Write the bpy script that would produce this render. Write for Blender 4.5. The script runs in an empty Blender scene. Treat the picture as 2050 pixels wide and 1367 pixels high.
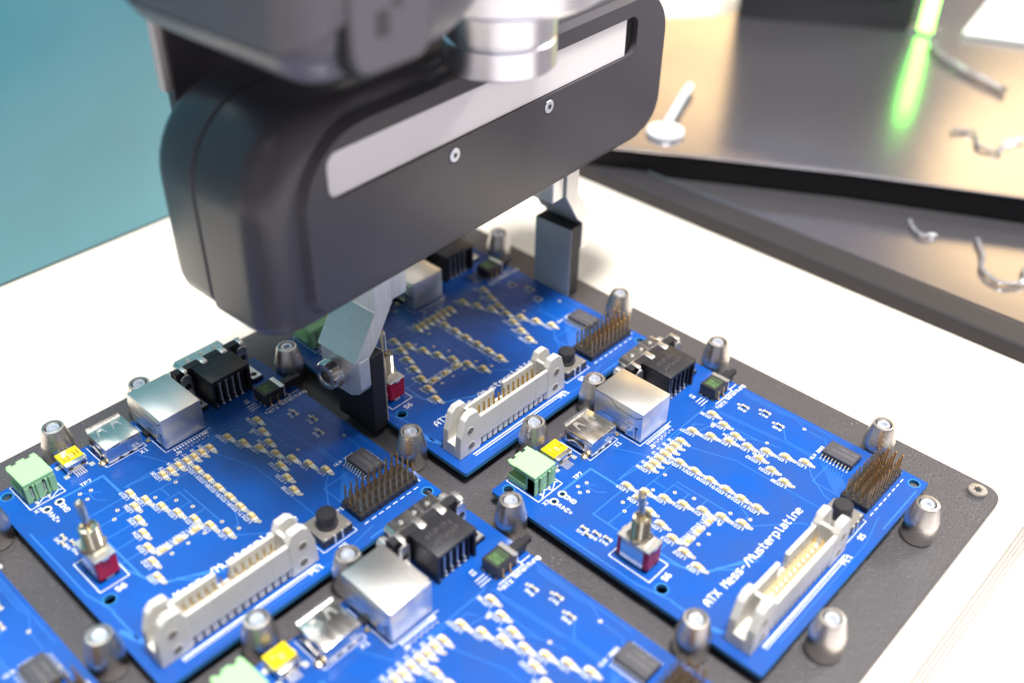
import bpy, bmesh, math, random
from mathutils import Vector, Matrix
random.seed(7)
S = bpy.context.scene
S.unit_settings.system = 'METRIC'; S.unit_settings.scale_length = 0.001      # one unit = one millimetre
C = S.collection

# ------------------------------------------------------------------ camera
R3 = Matrix(((0.681572, -0.731602, 0.014763), (-0.431077, -0.417737, -0.799793), (0.591297, 0.538752, -0.600095)))
cd = bpy.data.cameras.new('camera'); cam = bpy.data.objects.new('camera', cd); C.objects.link(cam)
fwd = Vector(R3[2]); down = Vector(R3[1]); right = Vector(R3[0])
M = Matrix((right, -down, -fwd)).transposed().to_4x4(); M.translation = (-197.452, -273.29, 250.432)
cam.matrix_world = M
cd.sensor_width = 36; cd.lens = 2077.84 / 2050 * 36
cd.clip_start = 1; cd.clip_end = 20000
cd.dof.use_dof = True; cd.dof.focus_distance = 367; cd.dof.aperture_fstop = cd.lens * 1e-3 / 7.6; cd.dof.aperture_blades = 9
S.camera = cam

# ------------------------------------------------------------------ world: the bright exhibition hall around the table
W = bpy.data.worlds.new('World'); S.world = W; W.use_nodes = True
wn, wl = W.node_tree.nodes, W.node_tree.links
bg = wn['Background']
tc = wn.new('ShaderNodeTexCoord'); mp = wn.new('ShaderNodeMapping'); mp.inputs['Scale'].default_value = (1, 1, 1.6)
wl.new(tc.outputs['Generated'], mp.inputs[0])
n1 = wn.new('ShaderNodeTexNoise'); n1.inputs['Scale'].default_value = 2.1; n1.inputs['Detail'].default_value = 3; n1.inputs['Roughness'].default_value = .45
wl.new(mp.outputs[0], n1.inputs['Vector'])
cr = wn.new('ShaderNodeValToRGB'); e = cr.color_ramp.elements
e[0].position = .36; e[0].color = (.10, .11, .15, 1); e[1].position = .66; e[1].color = (1.0, .97, .93, 1)
m = e.new(.50); m.color = (.36, .37, .44, 1)
wl.new(n1.outputs['Fac'], cr.inputs[0])
n2 = wn.new('ShaderNodeTexNoise'); n2.inputs['Scale'].default_value = 1.3; n2.inputs['Detail'].default_value = 1
mp2 = wn.new('ShaderNodeMapping'); mp2.inputs['Location'].default_value = (3.1, 1.7, 5.2); wl.new(tc.outputs['Generated'], mp2.inputs[0]); wl.new(mp2.outputs[0], n2.inputs['Vector'])
cr2 = wn.new('ShaderNodeValToRGB'); e = cr2.color_ramp.elements
e[0].position = .45; e[0].color = (.93, .96, 1.08, 1); e[1].position = .62; e[1].color = (1.1, .93, .66, 1)
wl.new(n2.outputs['Fac'], cr2.inputs[0])
mx = wn.new('ShaderNodeMix'); mx.data_type = 'RGBA'; mx.blend_type = 'MULTIPLY'; mx.inputs[0].default_value = 1
wl.new(cr.outputs[0], mx.inputs[6]); wl.new(cr2.outputs[0], mx.inputs[7]); wl.new(mx.outputs[2], bg.inputs['Color'])
bg.inputs['Strength'].default_value = 0.26

# ------------------------------------------------------------------ lamps: ceiling spots and panels of the hall, plus added amber lamps
def area(name, loc, target, sx, sy, rad, col=(1, 1, 1), shape='RECTANGLE'):
    l = bpy.data.lights.new(name, 'AREA'); l.shape = shape; l.size = sx; l.size_y = sy; l.color = col
    l.energy = rad * math.pi * sx * sy * (1 if shape == 'RECTANGLE' else math.pi / 4)
    o = bpy.data.objects.new(name, l); C.objects.link(o); o.location = loc
    o.rotation_euler = (Vector(target) - Vector(loc)).to_track_quat('-Z', 'Y').to_euler()
    return o
area('ceiling_lamp', (20, -340, 1700), (0, -80, 0), 430, 430, 57, (1, .985, .96), 'ELLIPSE')
area('ceiling_lamp', (1500, -560, 1150), (60, -80, 0), 420, 300, 18, (1, .98, .96))
area('ceiling_lamp', (-700, -800, 1500), (0, -80, 0), 240, 240, 2, (.93, .96, 1), 'ELLIPSE')
area('ceiling_lamp', (900, 900, 1500), (0, -60, 0), 260, 260, 3, (1, .93, .82), 'ELLIPSE')
area('added_warm_lamp', (2560, 1450, 900), (250, 0, 0), 1000, 700, 1.5, (1, .67, .27), 'ELLIPSE')  # both amber lamps added out of view so the trays reflect warm patches
area('added_warm_lamp', (2860, 300, 1180), (300, -150, 0), 900, 620, 1.7, (1, .70, .32), 'ELLIPSE')

S.view_settings.view_transform = 'Standard'; S.view_settings.look = 'None'; S.view_settings.exposure = 1.2; S.view_settings.gamma = 1
S.render.engine = 'CYCLES'; S.cycles.max_bounces = 8; S.cycles.diffuse_bounces = 3; S.cycles.glossy_bounces = 5
S.cycles.caustics_reflective = False; S.cycles.caustics_refractive = False; S.cycles.use_denoising = True

# ------------------------------------------------------------------ materials
def mat(name, col, rough=.5, metal=0., bump=0., bscale=1., var=0., vscale=1., spec=.5, emis=None, es=0., coat=0., coatr=.1, sub=0., aniso=None, alpha=None, trans=0., bdetail=3, speck=None):
    m = bpy.data.materials.new(name); m.use_nodes = True; n, l = m.node_tree.nodes, m.node_tree.links
    b = n['Principled BSDF']; col4 = (*col, 1)
    b.inputs['Base Color'].default_value = col4; b.inputs['Roughness'].default_value = rough; b.inputs['Metallic'].default_value = metal
    b.inputs['Specular IOR Level'].default_value = spec
    if coat: b.inputs['Coat Weight'].default_value = coat; b.inputs['Coat Roughness'].default_value = coatr
    if emis: b.inputs['Emission Color'].default_value = (*emis, 1); b.inputs['Emission Strength'].default_value = es
    if sub: b.inputs['Subsurface Weight'].default_value = sub; b.inputs['Subsurface Radius'].default_value = (1, .8, .5); b.inputs['Subsurface Scale'].default_value = .6
    if trans: b.inputs['Transmission Weight'].default_value = trans
    t = n.new('ShaderNodeTexCoord')
    vec = t.outputs['Object']
    if aniso:
        mpp = n.new('ShaderNodeMapping'); mpp.inputs['Scale'].default_value = aniso; l.new(vec, mpp.inputs[0]); vec = mpp.outputs[0]
    if bump:
        nb = n.new('ShaderNodeTexNoise'); nb.inputs['Scale'].default_value = bscale; nb.inputs['Detail'].default_value = bdetail; l.new(vec, nb.inputs['Vector'])
        bp = n.new('ShaderNodeBump'); bp.inputs['Strength'].default_value = 1; bp.inputs['Distance'].default_value = bump
        l.new(nb.outputs['Fac'], bp.inputs['Height']); l.new(bp.outputs[0], b.inputs['Normal'])
    if var:
        nv = n.new('ShaderNodeTexNoise'); nv.inputs['Scale'].default_value = vscale; nv.inputs['Detail'].default_value = 4; l.new(vec, nv.inputs['Vector'])
        mr = n.new('ShaderNodeMapRange'); mr.inputs[1].default_value = .3; mr.inputs[2].default_value = .7; mr.inputs[3].default_value = 1 - var; mr.inputs[4].default_value = 1 + var
        l.new(nv.outputs['Fac'], mr.inputs[0])
        vm = n.new('ShaderNodeVectorMath'); vm.operation = 'SCALE'; vm.inputs[0].default_value = col; l.new(mr.outputs[0], vm.inputs['Scale']); l.new(vm.outputs[0], b.inputs['Base Color'])
        mr2 = n.new('ShaderNodeMapRange'); mr2.inputs[1].default_value = .3; mr2.inputs[2].default_value = .7; mr2.inputs[3].default_value = rough * 1.25; mr2.inputs[4].default_value = rough * .75
        l.new(nv.outputs['Fac'], mr2.inputs[0]); l.new(mr2.outputs[0], b.inputs['Roughness'])
    if speck:      # dust and painted glint specks: fine voronoi dots of a pale colour
        vo = n.new('ShaderNodeTexVoronoi'); vo.inputs['Scale'].default_value = speck[0]; l.new(t.outputs['Object'], vo.inputs['Vector'])
        nz = n.new('ShaderNodeTexNoise'); nz.inputs['Scale'].default_value = speck[0] * .13; nz.inputs['Detail'].default_value = 2; l.new(t.outputs['Object'], nz.inputs['Vector'])
        sub_ = n.new('ShaderNodeMath'); sub_.operation = 'MULTIPLY_ADD'; l.new(nz.outputs['Fac'], sub_.inputs[0]); sub_.inputs[1].default_value = speck[1] * 2.2; sub_.inputs[2].default_value = -speck[1] * .55
        lt = n.new('ShaderNodeMath'); lt.operation = 'LESS_THAN'; l.new(vo.outputs['Distance'], lt.inputs[0]); l.new(sub_.outputs[0], lt.inputs[1])
        mc = n.new('ShaderNodeMix'); mc.data_type = 'RGBA'; l.new(lt.outputs[0], mc.inputs[0])
        src = b.inputs['Base Color'].links[0].from_socket if b.inputs['Base Color'].links else None
        if src: l.new(src, mc.inputs[6])
        else: mc.inputs[6].default_value = col4
        mc.inputs[7].default_value = (*speck[2], 1); l.new(mc.outputs[2], b.inputs['Base Color'])
    return m

PCB = mat('blue_solder_mask', (.002, .075, .37), .37, bump=.018, bscale=2.6, var=.15, vscale=.06, coat=.40, coatr=.2, speck=(1.1, .06, (.35, .45, .75)))
PEDGE = mat('board_edge', (.03, .22, .50), .45, bump=.03, bscale=3)
TRACE = mat('trace_under_mask', (.04, .19, .62), .3, coat=.3, coatr=.2)
SILK = mat('white_silkscreen', (.86, .87, .90), .6)
PADM = mat('pad_ring', (.72, .66, .50), .45)
TIN = mat('tinned_solder', (.84, .83, .80), .40, .75, bump=.05, bscale=2.5)
HOLE = mat('drill_hole', (.008, .008, .01), .8)
STEEL = mat('nickel_shell', (.86, .82, .76), .25, 1., bump=.004, bscale=.6, var=.06, vscale=.4, aniso=(1, .12, 1))
STEELB = mat('brushed_shell', (.88, .86, .83), .36, 1., bump=.05, bscale=2.2, aniso=(.12, 2.2, 2.2), speck=(1.3, .05, (.5, .42, .3)))
POST = mat('turned_steel', (.66, .62, .58), .34, 1., bump=.008, bscale=1.2, aniso=(.3, .3, 7.), var=.05, vscale=.5)
ZINC = mat('zinc_screw', (.80, .84, .93), .36, .8, bump=.04, bscale=2)
DARK = mat('dark_recess', (.012, .012, .014), .6)
BLK = mat('black_plastic', (.022, .021, .026), .42, bump=.03, bscale=4, var=.12, vscale=.8)
BLKM = mat('black_matte_rubber', (.012, .012, .016), .62, bump=.08, bscale=2.5, speck=(.9, .07, (.4, .42, .5)))
BLKTXT = mat('moulded_lettering', (.07, .065, .065), .5)
CHIP = mat('chip_plastic', (.062, .06, .072), .55, bump=.02, bscale=6)
CHIPT = mat('chip_print', (.16, .155, .16), .6)
GREYP = mat('grey_plastic', (.76, .73, .67), .48, bump=.02, bscale=1.4, var=.03, vscale=.3)
GREENP = mat('pale_green_plastic', (.36, .66, .33), .45, bump=.02, bscale=1.6, sub=.12)
GREENM = mat('green_marking', (.035, .065, .028), .6, var=.3, vscale=2)
GREENT = mat('green_print', (.11, .24, .07), .6)
YEL = mat('yellow_film_tape', (.80, .60, .01), .22, coat=.5)
YELD = mat('cutout_under_tape', (.16, .10, .005), .4)
YELW = mat('metal_under_tape', (.95, .85, .35), .2, .6)
GOLD = mat('gold_pin', (.78, .53, .16), .24, 1.)
BRONZE = mat('brass_pin', (.86, .56, .24), .36, 1.)
RED = mat('red_plastic', (.50, .002, .035), .38, bump=.02, bscale=2)
NICK = mat('nickel_bushing', (.74, .68, .55), .2, 1.)
LEDB = mat('led_resin', (.86, .61, .23), .4, sub=.3)
LEDW = mat('led_base', (.88, .83, .70), .5)
RESB = mat('resistor_body', (.10, .09, .08), .5)
CER = mat('ceramic_end', (.75, .72, .62), .5)
FRAMEM = mat('dull_button_frame', (.36, .33, .30), .38, .6)
FLUX = mat('solder_blob', (.62, .50, .33), .25, .8)
PLATE = mat('textured_black_plate', (.074, .068, .074), .34, bump=.26, bscale=1.5, var=.25, vscale=1.3, speck=(.85, .10, (.62, .62, .68)), bdetail=5)  # pale specks put the coat's sparkle into the colour
GBODY = mat('charcoal_gripper_shell', (.070, .064, .075), .32, bump=.006, bscale=2.5)
GDARK = mat('seam_dark', (.008, .008, .01), .7)
ARM = mat('grey_arm_shell', (.13, .122, .145), .38, bump=.006, bscale=2)
ARMD = mat('dark_grey_icon', (.05, .05, .055), .5)
STRIP = mat('brushed_strip', (.97, .92, .91), .5, .1, bump=.03, bscale=1.5, aniso=(.05, 2, 2))
ALU = mat('milled_aluminium', (.80, .80, .79), .45, .8, bump=.035, bscale=1.8, aniso=(1, 1, .06), var=.05, vscale=1)
ALUB = mat('polished_aluminium', (.78, .76, .79), .30, 1., bump=.02, bscale=1, aniso=(.2, .2, 4))
STSCREW = mat('steel_cap_screw', (.62, .58, .55), .2, 1.)
PAD = mat('grey_grip_lining', (.50, .48, .47), .6, bump=.15, bscale=2.5)
LINT = mat('pale_lint_edge', (.62, .58, .56), .9)
TEAL = mat('teal_panel', (.065, .26, .34), .36, coat=.3, coatr=.3, var=.12, vscale=.008)
BIRCH = mat('pale_birch_top', (.86, .78, .68), .55, bump=.05, bscale=.3, var=.06, vscale=.12, aniso=(.15, 1, 1))
PLY1 = mat('pale_ply', (.76, .70, .64), .7, var=.08, vscale=.2, aniso=(.1, 1, 1)); RECESS = mat('grey_recess', (.22, .19, .15), .7); PLY2 = mat('dark_ply', (.60, .53, .46), .75, var=.1, vscale=.2, aniso=(.1, 1, 1))
WHITE = mat('white_laminate', (.88, .87, .86), .5)
GLASS = mat('dark_metal_tray', (.48, .46, .50), .22, .9, bump=.25, bscale=.01, var=.10, vscale=.004)
RIM = mat('anodised_rim', (.035, .033, .037), .4, .0, spec=.3)
BLKP = mat('black_edge', (.008, .007, .008), .7, spec=.15)
BOXD = mat('dark_device', (.03, .03, .035), .45)
NEON = mat('green_light', (.2, .9, .1), .4, emis=(.22, 1., .10), es=4.6)
REFLW = mat('white_reflection', (.85, .85, .88), .15, coat=.6)
REFLC = mat('clear_reflection', (.9, .9, .95), .12, trans=.75, coat=.8)
FLOOR = mat('pale_hall_floor', (.92, .88, .89), .6, var=.04, vscale=.004)
LITEDGE = mat('pale_lit_edge', (.75, .68, .66), .5)
SHEETW = mat('white_sheet', (.9, .89, .88), .6)

# ------------------------------------------------------------------ mesh builder
class MB:
    def __init__(s): s.v = []; s.f = []; s.m = []; s.sm = []; s.mats = []
    def mi(s, m):
        if m not in s.mats: s.mats.append(m)
        return s.mats.index(m)
    def add(s, vs, fs, m, smooth=False, M=None):
        o = len(s.v); s.v += [tuple(M @ Vector(p)) if M else tuple(p) for p in vs]
        i = s.mi(m)
        for f in fs: s.f.append(tuple(o + k for k in f)); s.m.append(i); s.sm.append(smooth)
        return s
    def box(s, x0, x1, y0, y1, z0, z1, m, b=0., seg=1, M=None):
        if b <= 0:
            vs = [(x, y, z) for z in (z0, z1) for y in (y0, y1) for x in (x0, x1)]
            return s.add(vs, [(0, 2, 3, 1), (4, 5, 7, 6), (0, 1, 5, 4), (2, 6, 7, 3), (0, 4, 6, 2), (1, 3, 7, 5)], m, False, M)
        bm = bmesh.new(); bmesh.ops.create_cube(bm, size=1)
        for v in bm.verts: v.co = ((x0 + x1) / 2 + v.co.x * (x1 - x0), (y0 + y1) / 2 + v.co.y * (y1 - y0), (z0 + z1) / 2 + v.co.z * (z1 - z0))
        bmesh.ops.bevel(bm, geom=bm.edges[:], offset=b, segments=seg, profile=.5, affect='EDGES')
        s.bm(bm, m, seg > 1, M); return s
    def bm(s, bm, m, smooth=False, M=None):
        bm.verts.ensure_lookup_table(); bm.verts.index_update()
        s.add([v.co.copy() for v in bm.verts], [tuple(v.index for v in f.verts) for f in bm.faces], m, smooth, M); bm.free()
    def prism(s, poly, a0, a1, m, axis='z', b=0., M=None, seg=1):
        """poly in the plane across axis: z->(x,y), y->(x,z), x->(y,z)"""
        def P(p, a): return {'z': (p[0], p[1], a), 'y': (p[0], a, p[1]), 'x': (a, p[0], p[1])}[axis]
        bm = bmesh.new(); vs = [bm.verts.new(P(p, a0)) for p in poly]; f = bm.faces.new(vs)
        r = bmesh.ops.extrude_face_region(bm, geom=[f]); nv = [g for g in r['geom'] if isinstance(g, bmesh.types.BMVert)]
        d = Vector(P((0, 0), a1)) - Vector(P((0, 0), a0)); bmesh.ops.translate(bm, verts=nv, vec=d)
        bmesh.ops.recalc_face_normals(bm, faces=bm.faces)
        if b: bmesh.ops.bevel(bm, geom=bm.edges[:], offset=b, segments=seg, profile=.5, affect='EDGES')
        s.bm(bm, m, False, M); return s
    def lathe(s, prof, m, n=32, M=None, smooth=True, cap=True):
        vs = []; fs = []
        for r, z in prof:
            for k in range(n): a = 2 * math.pi * k / n; vs.append((r * math.cos(a), r * math.sin(a), z))
        for i in range(len(prof) - 1):
            for k in range(n): k2 = (k + 1) % n; fs.append((i * n + k, i * n + k2, (i + 1) * n + k2, (i + 1) * n + k))
        s.add(vs, fs, m, smooth, M)
        if cap:
            o = len(vs)
            s.add(vs[:n][::-1], [tuple(range(n))], m, False, M); s.add(vs[-n:], [tuple(range(n))], m, False, M)
        return s
    def cyl(s, x, y, z0, z1, r, m, n=20, axis='z', b=0., smooth=True):
        M = Matrix.Translation((x, y, 0)) if axis == 'z' else None
        if axis == 'x': M = Matrix.Translation((0, x, y)) @ Matrix.Rotation(math.pi / 2, 4, 'Y')
        if axis == 'y': M = Matrix.Translation((x, 0, y)) @ Matrix.Rotation(-math.pi / 2, 4, 'X')
        pr = [(r, z0), (r, z1)] if not b else [(r - b, z0), (r, z0 + b), (r, z1 - b), (r - b, z1)]
        return s.lathe(pr, m, n, M, smooth)
    def tube(s, pts, r, m, n=8):
        vs = []; fs = []; P = [Vector(p) for p in pts]
        for i, p in enumerate(P):
            t = (P[min(i + 1, len(P) - 1)] - P[max(i - 1, 0)]).normalized(); u = t.orthogonal().normalized() if i == 0 else (u - t * u.dot(t)).normalized(); w = t.cross(u)
            for k in range(n): a = 2 * math.pi * k / n; vs.append(p + u * math.cos(a) * r + w * math.sin(a) * r)
        for i in range(len(P) - 1):
            for k in range(n): k2 = (k + 1) % n; fs.append((i * n + k, i * n + k2, (i + 1) * n + k2, (i + 1) * n + k))
        fs.append(tuple(range(n))[::-1]); fs.append(tuple((len(P) - 1) * n + k for k in range(n)))
        return s.add(vs, fs, m, True)
    def mesh(s, name):
        me = bpy.data.meshes.new(name); me.from_pydata(s.v, [], s.f)
        for m in s.mats: me.materials.append(m)
        me.polygons.foreach_set('material_index', s.m); me.polygons.foreach_set('use_smooth', s.sm)
        me.update(); return me
    def build(s, name, parent=None, loc=(0, 0, 0), rz=0., kind=None):
        me = s.mesh(name)
        if any(s.sm):
            bm = bmesh.new(); bm.from_mesh(me)
            for e in bm.edges:
                if len(e.link_faces) == 2 and e.calc_face_angle(0) > math.radians(38): e.smooth = False
            bm.to_mesh(me); bm.free()
        o = put(me, name, parent, loc, rz)
        if kind: o['kind'] = kind
        return o
def put(me, name, parent=None, loc=(0, 0, 0), rz=0.):
    o = bpy.data.objects.new(name, me); C.objects.link(o); o.location = loc; o.rotation_euler = (0, 0, rz)
    if parent: o.parent = parent
    return o
def tag(o, label=None, cat=None, group=None, kind=None):
    if label: o['label'] = label
    if cat: o['category'] = cat
    if group: o['group'] = group
    if kind: o['kind'] = kind
    return o
def thing(name, label, cat, loc=(0, 0, 0), rz=0., group=None):
    o = bpy.data.objects.new(name, None); C.objects.link(o); o.location = loc; o.rotation_euler = (0, 0, rz); o.empty_display_size = 5
    return tag(o, label, cat, group)
def copy_tree(o, parent=None):
    c = o.copy(); C.objects.link(c)
    if parent: c.parent = parent
    for ch in list(o.children): copy_tree(ch, c)
    return c
def rrect(hx, hz, r, n=6, cx=0., cz=0.):
    P = []
    for sx, sz, a0 in ((1, -1, -90), (1, 1, 0), (-1, 1, 90), (-1, -1, 180)):
        for k in range(n + 1):
            a = math.radians(a0 + 90 * k / n); P.append((cx + sx * (hx - r) + r * math.cos(a), cz + sz * (hz - r) + r * math.sin(a)))
    return P

def rrect4(x0, x1, z0, z1, R, n=8):
    P = []
    for (cx, cz, a0), q in zip(((x1, z0, -90), (x1, z1, 0), (x0, z1, 90), (x0, z0, 180)), R):
        sx = 1 if cx == x1 else -1; sz = 1 if cz == z1 else -1
        for k in range(n + 1):
            a = math.radians(a0 + 90 * k / n); P.append((cx - sx * q + q * math.cos(a), cz - sz * q + q * math.sin(a)))
    return P

# ------------------------------------------------------------------ stroke lettering for the printed text
G = {'A': '0,0 0,4 2,6 4,4 4,0|0,2.4 4,2.4', 'B': '0,0 0,6 3,6 4,5 4,4 3,3 0,3|3,3 4,2 4,1 3,0 0,0', 'T': '0,6 4,6|2,6 2,0', 'X': '0,0 4,6|0,6 4,0', 'M': '0,0 0,6 2,3.4 4,6 4,0', '-': '.6,2.6 3.4,2.6', '/': '0,-.6 4,6.4', ' ': '',
 'e': '0,2.2 4,2.2 4,3.2 3,4.2 1,4.2 0,3.2 0,1 1,0 3.6,0', 's': '0,0 3,0 4,1 3,2.1 1,2.1 0,3.2 1,4.2 4,4.2', 'u': '0,4.2 0,1 1,0 4,0|4,4.2 4,0', 't': '1.4,6 1.4,.8 2.2,0 3.4,0|.2,4.2 3.4,4.2',
 'r': '.4,0 .4,4.2|.4,2.8 1.8,4.2 3.6,4.2', 'p': '0,-2 0,4.2 3,4.2 4,3.2 4,1 3,0 0,0', 'l': '1.2,6 2,6 2,.6 2.6,0 3.4,0', 'a': '.6,4.2 3,4.2 4,3.2 4,0 1,0 0,1 1,2.4 4,2.4', 'i': '1,4.2 2,4.2 2,0|1,0 3,0|2,5.7 2,6.2',
 'n': '0,0 0,4.2 3,4.2 4,3.2 4,0', 'c': '4,4.2 1,4.2 0,3.2 0,1 1,0 4,0', 'h': '0,0 0,6|0,4.2 3,4.2 4,3.2 4,0', 'g': '4,0 1,0 0,1 0,3.2 1,4.2 4,4.2 4,-1 3,-2 1,-2', 'L': '0,6 0,0 3.6,0', 'C': '4,5 3,6 1,6 0,5 0,1 1,0 3,0 4,1', 'H': '0,0 0,6|4,0 4,6|0,3 4,3', 'F': '4,6 0,6 0,0|0,3 3,3', 'E': '4,6 0,6 0,0 4,0|0,3 3,3',
 'D': '0,0 0,6 2.6,6 4,4.6 4,1.4 2.6,0 0,0', 'S': '0,.8 .8,0 3.2,0 4,1 4,2.2 3.2,3 .8,3 0,3.8 0,5.2 .8,6 3.2,6 4,5.2', 'G': '4,5.2 3.2,6 .8,6 0,5.2 0,.8 .8,0 4,0 4,3 2.4,3', 'N': '0,0 0,6 4,0 4,6', 'P': '0,0 0,6 3.2,6 4,5.2 4,3.6 3.2,2.8 0,2.8',
 'J': '4,6 4,1 3,0 1,0 0,1', 'R': '0,0 0,6 3.2,6 4,5.2 4,3.6 3.2,2.8 0,2.8|1.6,2.8 4,0', 'U': '0,6 0,1 1,0 3,0 4,1 4,6', 'V': '0,6 2,0 4,6', 'K': '0,0 0,6|4,6 0,2.6|1.2,3.4 4,0', 'Y': '0,6 2,3.4 4,6|2,3.4 2,0', '+': '2,1 2,5|0,3 4,3',
 '0': '0,1 0,5 1,6 3,6 4,5 4,1 3,0 1,0 0,1 4,5', '1': '.6,4.6 2,6 2,0|.6,0 3.4,0', '2': '0,5 1,6 3,6 4,5 4,4 0,0 4,0', '3': '0,6 3.2,6 4,5.2 4,3.8 3.2,3 1,3|3.2,3 4,2.2 4,.8 3.2,0 0,0', '4': '3,0 3,6 0,2.2 4,2.2', '5': '4,6 0,6 0,3.4 3,3.4 4,2.4 4,1 3,0 0,0',
 '6': '3.6,6 1.6,6 0,4.2 0,1 1,0 3,0 4,1 4,2.4 3,3.2 0,3.2', '7': '0,6 4,6 4,5 1.4,0', '8': '1,3 0,4 0,5 1,6 3,6 4,5 4,4 3,3 1,3 0,2 0,1 1,0 3,0 4,1 4,2 3,3', '9': '.4,0 2.4,0 4,1.8 4,5 3,6 1,6 0,5 0,3.8 1,2.8 4,2.8'}
zc = [0]
def stroke(mb, p, q, w, m, z):
    d = (q - p); L = d.length
    if L < 1e-6: return
    d /= L; nn = Vector((-d.y, d.x)) * w / 2; e = d * w * .42; zc[0] = (zc[0] + 1) % 9; zz = z + zc[0] * .0015
    a, b = p - e, q + e; c1 = p - d * w * .0; 
    P = [a + nn * .5, a - nn * .5, p - nn, q - nn, b - nn * .5, b + nn * .5, q + nn, p + nn]
    mb.add([(v.x, v.y, zz) for v in P], [(0, 1, 2, 3, 4, 5, 6, 7)], m)
def text(mb, s, x, y, h, rot=0, w=.22, m=None, z=.05, adv=6.):
    m = m or SILK; k = h / 6; ca, sa = math.cos(math.radians(rot)), math.sin(math.radians(rot)); cx = 0
    for ch in s:
        for pl in G.get(ch, '').split('|'):
            if not pl: continue
            P = [tuple(map(float, t.split(','))) for t in pl.split()]
            P = [Vector((x + ((cx + a) * ca - b * sa) * k, y + ((cx + a) * sa + b * ca) * k)) for a, b in P]
            for i in range(len(P) - 1): stroke(mb, P[i], P[i + 1], w, m, z)
        cx += adv
def pline(mb, pts, w, m, z):
    P = [Vector(p) for p in pts]
    for i in range(len(P) - 1): stroke(mb, P[i], P[i + 1], w, m, z)

# ------------------------------------------------------------------ the display table, floor and fixture plate
PITCH = 117.8; AX, AY = -134.8, 17.3          # origin (rear left corner) of the first board
ZT = -8.3                                     # table top
fl = MB().box(-9000, 9000, -9000, 9000, -290, -280, FLOOR).build('floor'); tag(fl, kind='structure')
tb = thing('display_table', 'pale birch display table with a layered plywood front edge under everything', 'table', (0, -236, ZT))
MB().box(-900, 1500, 0, 1500, -4, 0, BIRCH, .3).build('table_top', tb)
zz = -4.1
for k in range(9):
    h = 4.6; MB().box(-899, 1499, .4 + .25 * (k % 2), 1499, zz - h, zz, PLY1 if k % 2 == 0 else PLY2).build('plywood_layer', tb); zz -= h + .1
MB().box(-900, 1500, -.4, 1500, zz - 8, zz, WHITE, .4).build('bottom_sheet', tb)
lc = thing('lower_counter', 'pale lower counter beyond the plywood edge at bottom right', 'counter', (0, -237, ZT + zz - 8.2)); MB().box(-900, 1500, -700, 60, -40, 0, FLOOR, .5).build('counter_top', lc)
pl = thing('fixture_plate', 'textured black metal plate that carries the blue boards and steel posts', 'fixture plate', (109.4, -226.4, ZT))
def plate_poly(x0, x1, y0, y1, r=5):
    P = []
    for cx, cy, a0 in ((x1 - r, y0 + r, -90), (x1 - r, y1 - r, 0), (x0 + r, y1 - r, 90), (x0 + r, y0 + r, 180)):
        for k in range(6): a = math.radians(a0 + 18 * k); P.append((cx + r * math.cos(a), cy + r * math.sin(a)))
    return P
MB().prism(plate_poly(-500, 0, 0, 264, 6), .05, 3.0, PLATE, b=.35).build('plate', pl)
def torx(mb, r, z, m=DARK):
    P = []
    for k in range(24): a = 2 * math.pi * k / 24; rr = r * (1 if (k // 2) % 2 == 0 else .68); P.append((rr * math.cos(a), rr * math.sin(a)))
    mb.prism(P, z - .05, z + .03, m)
mb = MB().lathe([(3.3, 0), (3.3, 1.0), (3.0, 1.35), (1.9, 1.4)], POST, 32); torx(mb, 1.5, 1.4)
cs = mb.build('plate_screw', pl, (-6.2, 7.4, 3.0))
# supports under the boards belong to the plate
sup = MB().cyl(0, 0, 0, 3.6, 2.4, POST, 16).mesh('board_support')

# ------------------------------------------------------------------ locating posts
def post_meshes():
    mb = MB().lathe([(4.9, 0), (5.35, .4), (5.45, .7), (5.45, 8.2), (5.25, 8.7), (3.95, 14.6), (3.65, 15.1), (2.95, 15.2), (2.75, 14.9), (2.75, 12.2), (.01, 12.2)], POST, 48, cap=False)
    mb.lathe([(2.74, 14.2), (2.74, 12.21), (0.01, 12.21)], DARK, 32, cap=False)
    sl = mb.mesh('post_sleeve')
    s2 = MB(); n = 24; prof = [(2.35, 12.25), (2.35, 14.2), (2.1, 14.55)]
    s2.lathe(prof, ZINC, n, cap=False)
    ring = [(2.1 * math.cos(2 * math.pi * k / 24), 2.1 * math.sin(2 * math.pi * k / 24)) for k in range(24)]
    hexo = [(1.25 * math.cos(math.radians(60 * (k // 4) + 15 * (k % 4))) , 1.25 * math.sin(math.radians(60 * (k // 4) + 15 * (k % 4)))) for k in range(24)]
    hx = []
    for k in range(24):
        a = math.radians(15 * k); f = math.cos(math.radians(30)) / math.cos(((a + math.radians(30)) % math.radians(60)) - math.radians(30)); hx.append((1.3 * f * math.cos(a), 1.3 * f * math.sin(a)))
    vs = [(x, y, 14.55) for x, y in ring] + [(x, y, 14.5) for x, y in hx] + [(x, y, 13.2) for x, y in hx]
    fs = [(k, (k + 1) % 24, 24 + (k + 1) % 24, 24 + k) for k in range(24)] + [(24 + k, 24 + (k + 1) % 24, 48 + (k + 1) % 24, 48 + k) for k in range(24)] + [tuple(48 + k for k in range(24))]
    s2.add(vs, fs, ZINC)
    me2 = s2.mesh('post_screw')
    for me in (sl,):
        bm = bmesh.new(); bm.from_mesh(me)
        for ed in bm.edges:
            if len(ed.link_faces) == 2 and ed.calc_face_angle(0) > math.radians(38): ed.smooth = False
        bm.to_mesh(me); bm.free()
    return sl, me2
PS, PC = post_meshes()
def post(x, y, label):
    t = thing('locating_post', label, 'metal post', (x, y, -5.3), random.uniform(0, 6.28), 'steel locating posts round the boards')
    put(PS, 'sleeve', t); put(PC, 'socket_screw', t, (0, 0, .35))
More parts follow.
